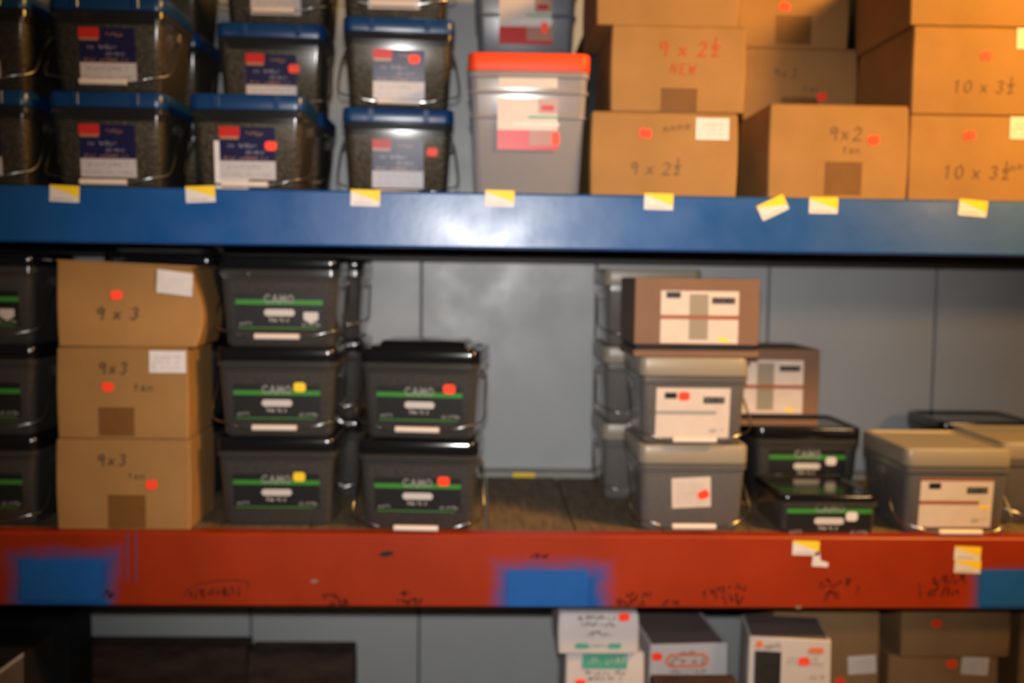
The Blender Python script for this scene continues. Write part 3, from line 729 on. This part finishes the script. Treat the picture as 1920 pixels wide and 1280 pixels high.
# brown cartons (lidded tray style)
def carton(x0, x1, z0, ytop, Y, dep, label, lx, ly):
    ym = ytop + 60; a, b = atx(x0, ym, Y), atx(x1, ym, Y); zt = atz((x0 + x1) / 2, ytop, Y)
    w, h = b - a, zt - z0; X = (a + b) / 2
    t = empty('brown_carton', (X, Y + dep / 2, z0)); tag(t, label, 'carton', 'brown lidded cartons on the middle shelf')
    mk('base_tray', boxg(-w / 2, w / 2, -dep / 2, dep / 2, 0, .013, .0015), M['carton'], t)
    mk('inner_sleeve', boxg(-w / 2 + .006, w / 2 - .006, -dep / 2 + .006, dep / 2 - .006, .013, .026), M['blackcard'], t)
    mk('cover', boxg(-w / 2 + .001, w / 2 - .001, -dep / 2 + .001, dep / 2 - .001, .024, h, .0015), M['carton'], t)
    fm = lambda u, v, off: (u, -dep / 2 + .001 - off, v)
    u0, u1 = atx(lx[0], ym, Y) - X, atx(lx[1], ym, Y) - X
    l = mk('label', sheet(u0, u1, .027, h - .024, fm, .0004, .0003), M['cream'], t)
    hm = (h - .024 + .027) / 2
    mk('brown_band', sheet(u0, u1, hm - .004, hm + .004, fm, .0009, .0002), M['brownp'], l)
    mk('black_block', sheet(u0 + .010, u0 + .038, h - .038, h - .026, fm, .0009, .0002), M['blackp'], l)
    mk('black_block', sheet(u1 - .052, u1 - .007, h - .048, h - .036, fm, .0009, .0002), M['blackp'], l)
    mk('lettering', scribble(u1 - .049, u1 - .010, h - .045, h - .039, fm, 10, 81, .001, .0013), M['greyp'], l)
    mk('beige_panel', sheet(u0 + .055, u0 + .092, .034, h - .030, fm, .0007, .0001), M['beige'], l)
    mk('yellow_mark', sheet(u1 - .038, u1 - .018, .031, .038, fm, .0009, .0002, rot=R(-12)), M['yellow'], l)
    return zt
carton(1189, 1425, z2, 522, .035, .20, 'brown carton with split white label on top of the beige tub stack', (1239, 1385), None)
carton(1330, 1537, zt2, 654, .262, .20, 'smaller-looking brown carton farther back, on the black-lidded tub', (1372, 1506), None)

# ------------------------------------------------------------------ bottom shelf
GB = 'boxes on the bottom shelf'
def upto(x0, x1, ytop, Y, dep, label, **k):
    return cbox(x0, x1, zLow, ytop, Y, dep, label, group=GB, **k)
# dark cartons at left
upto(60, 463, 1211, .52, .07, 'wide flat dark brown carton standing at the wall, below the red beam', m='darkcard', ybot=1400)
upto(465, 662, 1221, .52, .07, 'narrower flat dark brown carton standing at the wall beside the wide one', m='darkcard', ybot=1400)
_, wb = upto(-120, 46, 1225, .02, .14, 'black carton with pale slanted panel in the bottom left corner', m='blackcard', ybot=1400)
def tri(t, Y, dep, pts, m, name):
    X, z0 = t.location.x, t.location.z
    q = [at(x, y, Y) for x, y in pts]
    mk(name, poly([(u - X, v - z0) for u, v in q], lambda u, v, o: (u, -dep / 2 - .0016 - o, v), .0008, .0004), M[m], t)
tri(wb, .02, .14, [(-40, 1292), (45, 1229), (45, 1400), (-40, 1400)], 'greycard', 'pale_panel')
tri(wb, .02, .14, [(-40, 1284), (45, 1222), (45, 1230), (-40, 1294)], 'whitecard', 'pale_edge')
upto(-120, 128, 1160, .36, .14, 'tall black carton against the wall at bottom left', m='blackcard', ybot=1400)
# white boxes
zw, w2 = upto(1060, 1206, 1222, .06, .16, 'white box with teal print block under the small white box', m='whitecard', ybot=1400, sticker=(1088, 1280))
def onbox(t, Y, dep, fn):
    pass
def prt(t, Y, dep, px0, px1, py0, py1, m, name='print_panel', cut=0, off=.0008):
    X, z0 = t.location.x, t.location.z
    f = lambda u, v, o: (u, -dep / 2 - .0016 - o, v)
    a, c = at(px0, py1, Y); b, d = at(px1, py0, Y)
    mk(name, sheet(a - X, b - X, c - z0, d - z0, f, off, .0002, cut=cut), M[m], t)
def prs(t, Y, dep, px0, px1, py0, py1, m, n, seed, w=.0016):
    X, z0 = t.location.x, t.location.z
    f = lambda u, v, o: (u, -dep / 2 - .0016 - o, v)
    a, c = at(px0, py1, Y); b, d = at(px1, py0, Y)
    mk('lettering', scribble(a - X, b - X, c - z0, d - z0, f, n, seed, w, .0014), M[m], t)
prt(w2, .06, .16, 1092, 1176, 1225, 1252, 'teal', 'teal_panel'); prs(w2, .06, .16, 1096, 1172, 1228, 1248, 'whitecard', 12, 91, .0012)
prs(w2, .06, .16, 1096, 1172, 1256, 1264, 'ink', 16, 92, .0014); prs(w2, .06, .16, 1102, 1166, 1267, 1274, 'ink', 14, 93, .0012)
zz, w1 = cbox(1047, 1196, zw, 1148, .05, .17, 'small white box with teal stripe directly under the red beam', m='whitecard', group=GB, sticker=(1170, 1156))
prs(w1, .05, .17, 1082, 1158, 1152, 1162, 'ink', 16, 94, .0016); prs(w1, .05, .17, 1088, 1152, 1165, 1173, 'ink', 14, 95, .0016); prs(w1, .05, .17, 1100, 1145, 1181, 1191, 'inkfaint', 9, 96, .0014)
prt(w1, .05, .17, 1078, 1104, 1205, 1214, 'teal', 'teal_mark', .003); prt(w1, .05, .17, 1140, 1165, 1205, 1214, 'teal', 'teal_mark', .003); prs(w1, .05, .17, 1105, 1139, 1206, 1212, 'teal', 8, 97, .0012)
zz, w3 = upto(1208, 1356, 1207, .12, .26, 'white box with orange oval logo and grey top', m='whitecard', ybot=1400, sticker=(1223, 1229), flaps=False, rz=R(4))
mk('grey_top', boxg(-.076, .072, -.128, .128, w3['_top'] - zLow - .001, w3['_top'] - zLow + .002, .001), M['greycard'], w3)
prt(w3, .12, .26, 1238, 1321, 1224, 1250, 'orangep', 'oval_logo', .010); prt(w3, .12, .26, 1243, 1316, 1229, 1245, 'pill', 'oval_inner', .007, .0012); prs(w3, .12, .26, 1247, 1312, 1230, 1244, 'orangep', 8, 98, .003)
prs(w3, .12, .26, 1265, 1294, 1219, 1226, 'ink', 6, 99); prs(w3, .12, .26, 1242, 1318, 1254, 1260, 'ink', 16, 100, .0014)
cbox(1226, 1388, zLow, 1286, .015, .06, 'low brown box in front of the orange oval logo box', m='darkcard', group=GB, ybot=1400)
zz, w4 = upto(1412, 1561, 1197, .03, .13, 'white box with black picture panel and orange logos', m='whitecard', ybot=1400, sticker=(1515, 1238), flaps=False, rz=R(-8))
mk('grey_top', boxg(-.074, .074, -.062, .062, w4['_top'] - zLow - .001, w4['_top'] - zLow + .002, .001), M['greycard'], w4)
prt(w4, .03, .13, 1423, 1474, 1222, 1310, 'photo', 'black_picture'); prt(w4, .03, .13, 1428, 1441, 1203, 1216, 'orangep', 'orange_logo', .004); prs(w4, .03, .13, 1443, 1473, 1205, 1216, 'greyp', 7, 101, .002)
prt(w4, .03, .13, 1524, 1551, 1211, 1221, 'orangep', 'orange_logo', .003)
prs(w4, .03, .13, 1482, 1550, 1229, 1234, 'greyp', 16, 102, .001); prs(w4, .03, .13, 1482, 1550, 1238, 1243, 'greyp', 16, 103, .001); prs(w4, .03, .13, 1525, 1552, 1262, 1270, 'ink', 7, 104, .001)
upto(1448, 1646, 1146, .185, .22, 'brown box with crooked white label behind the white picture box', m='card2', ybot=1400, lab=(1590, 1641, 1228, 1262, 4), sticker=(1574, 1277))
zq, _ = upto(1664, 1868, 1228, .185, .24, 'lower brown box at bottom right with white label', m='card2', ybot=1400, lab=(1803, 1852, 1231, 1264, -3), sticker=(1784, 1244))
cbox(1690, 1892, zq, 1142, .175, .24, 'brown box with single red sticker at bottom right, under the red beam', m='card2', group=GB, sticker=(1755, 1168))
upto(1910, 2060, 1146, .185, .24, 'brown box cut by the right photo edge on the bottom shelf', m='card2', ybot=1400)
for o in bpy.data.objects:
    if '_top' in o: del o['_top']
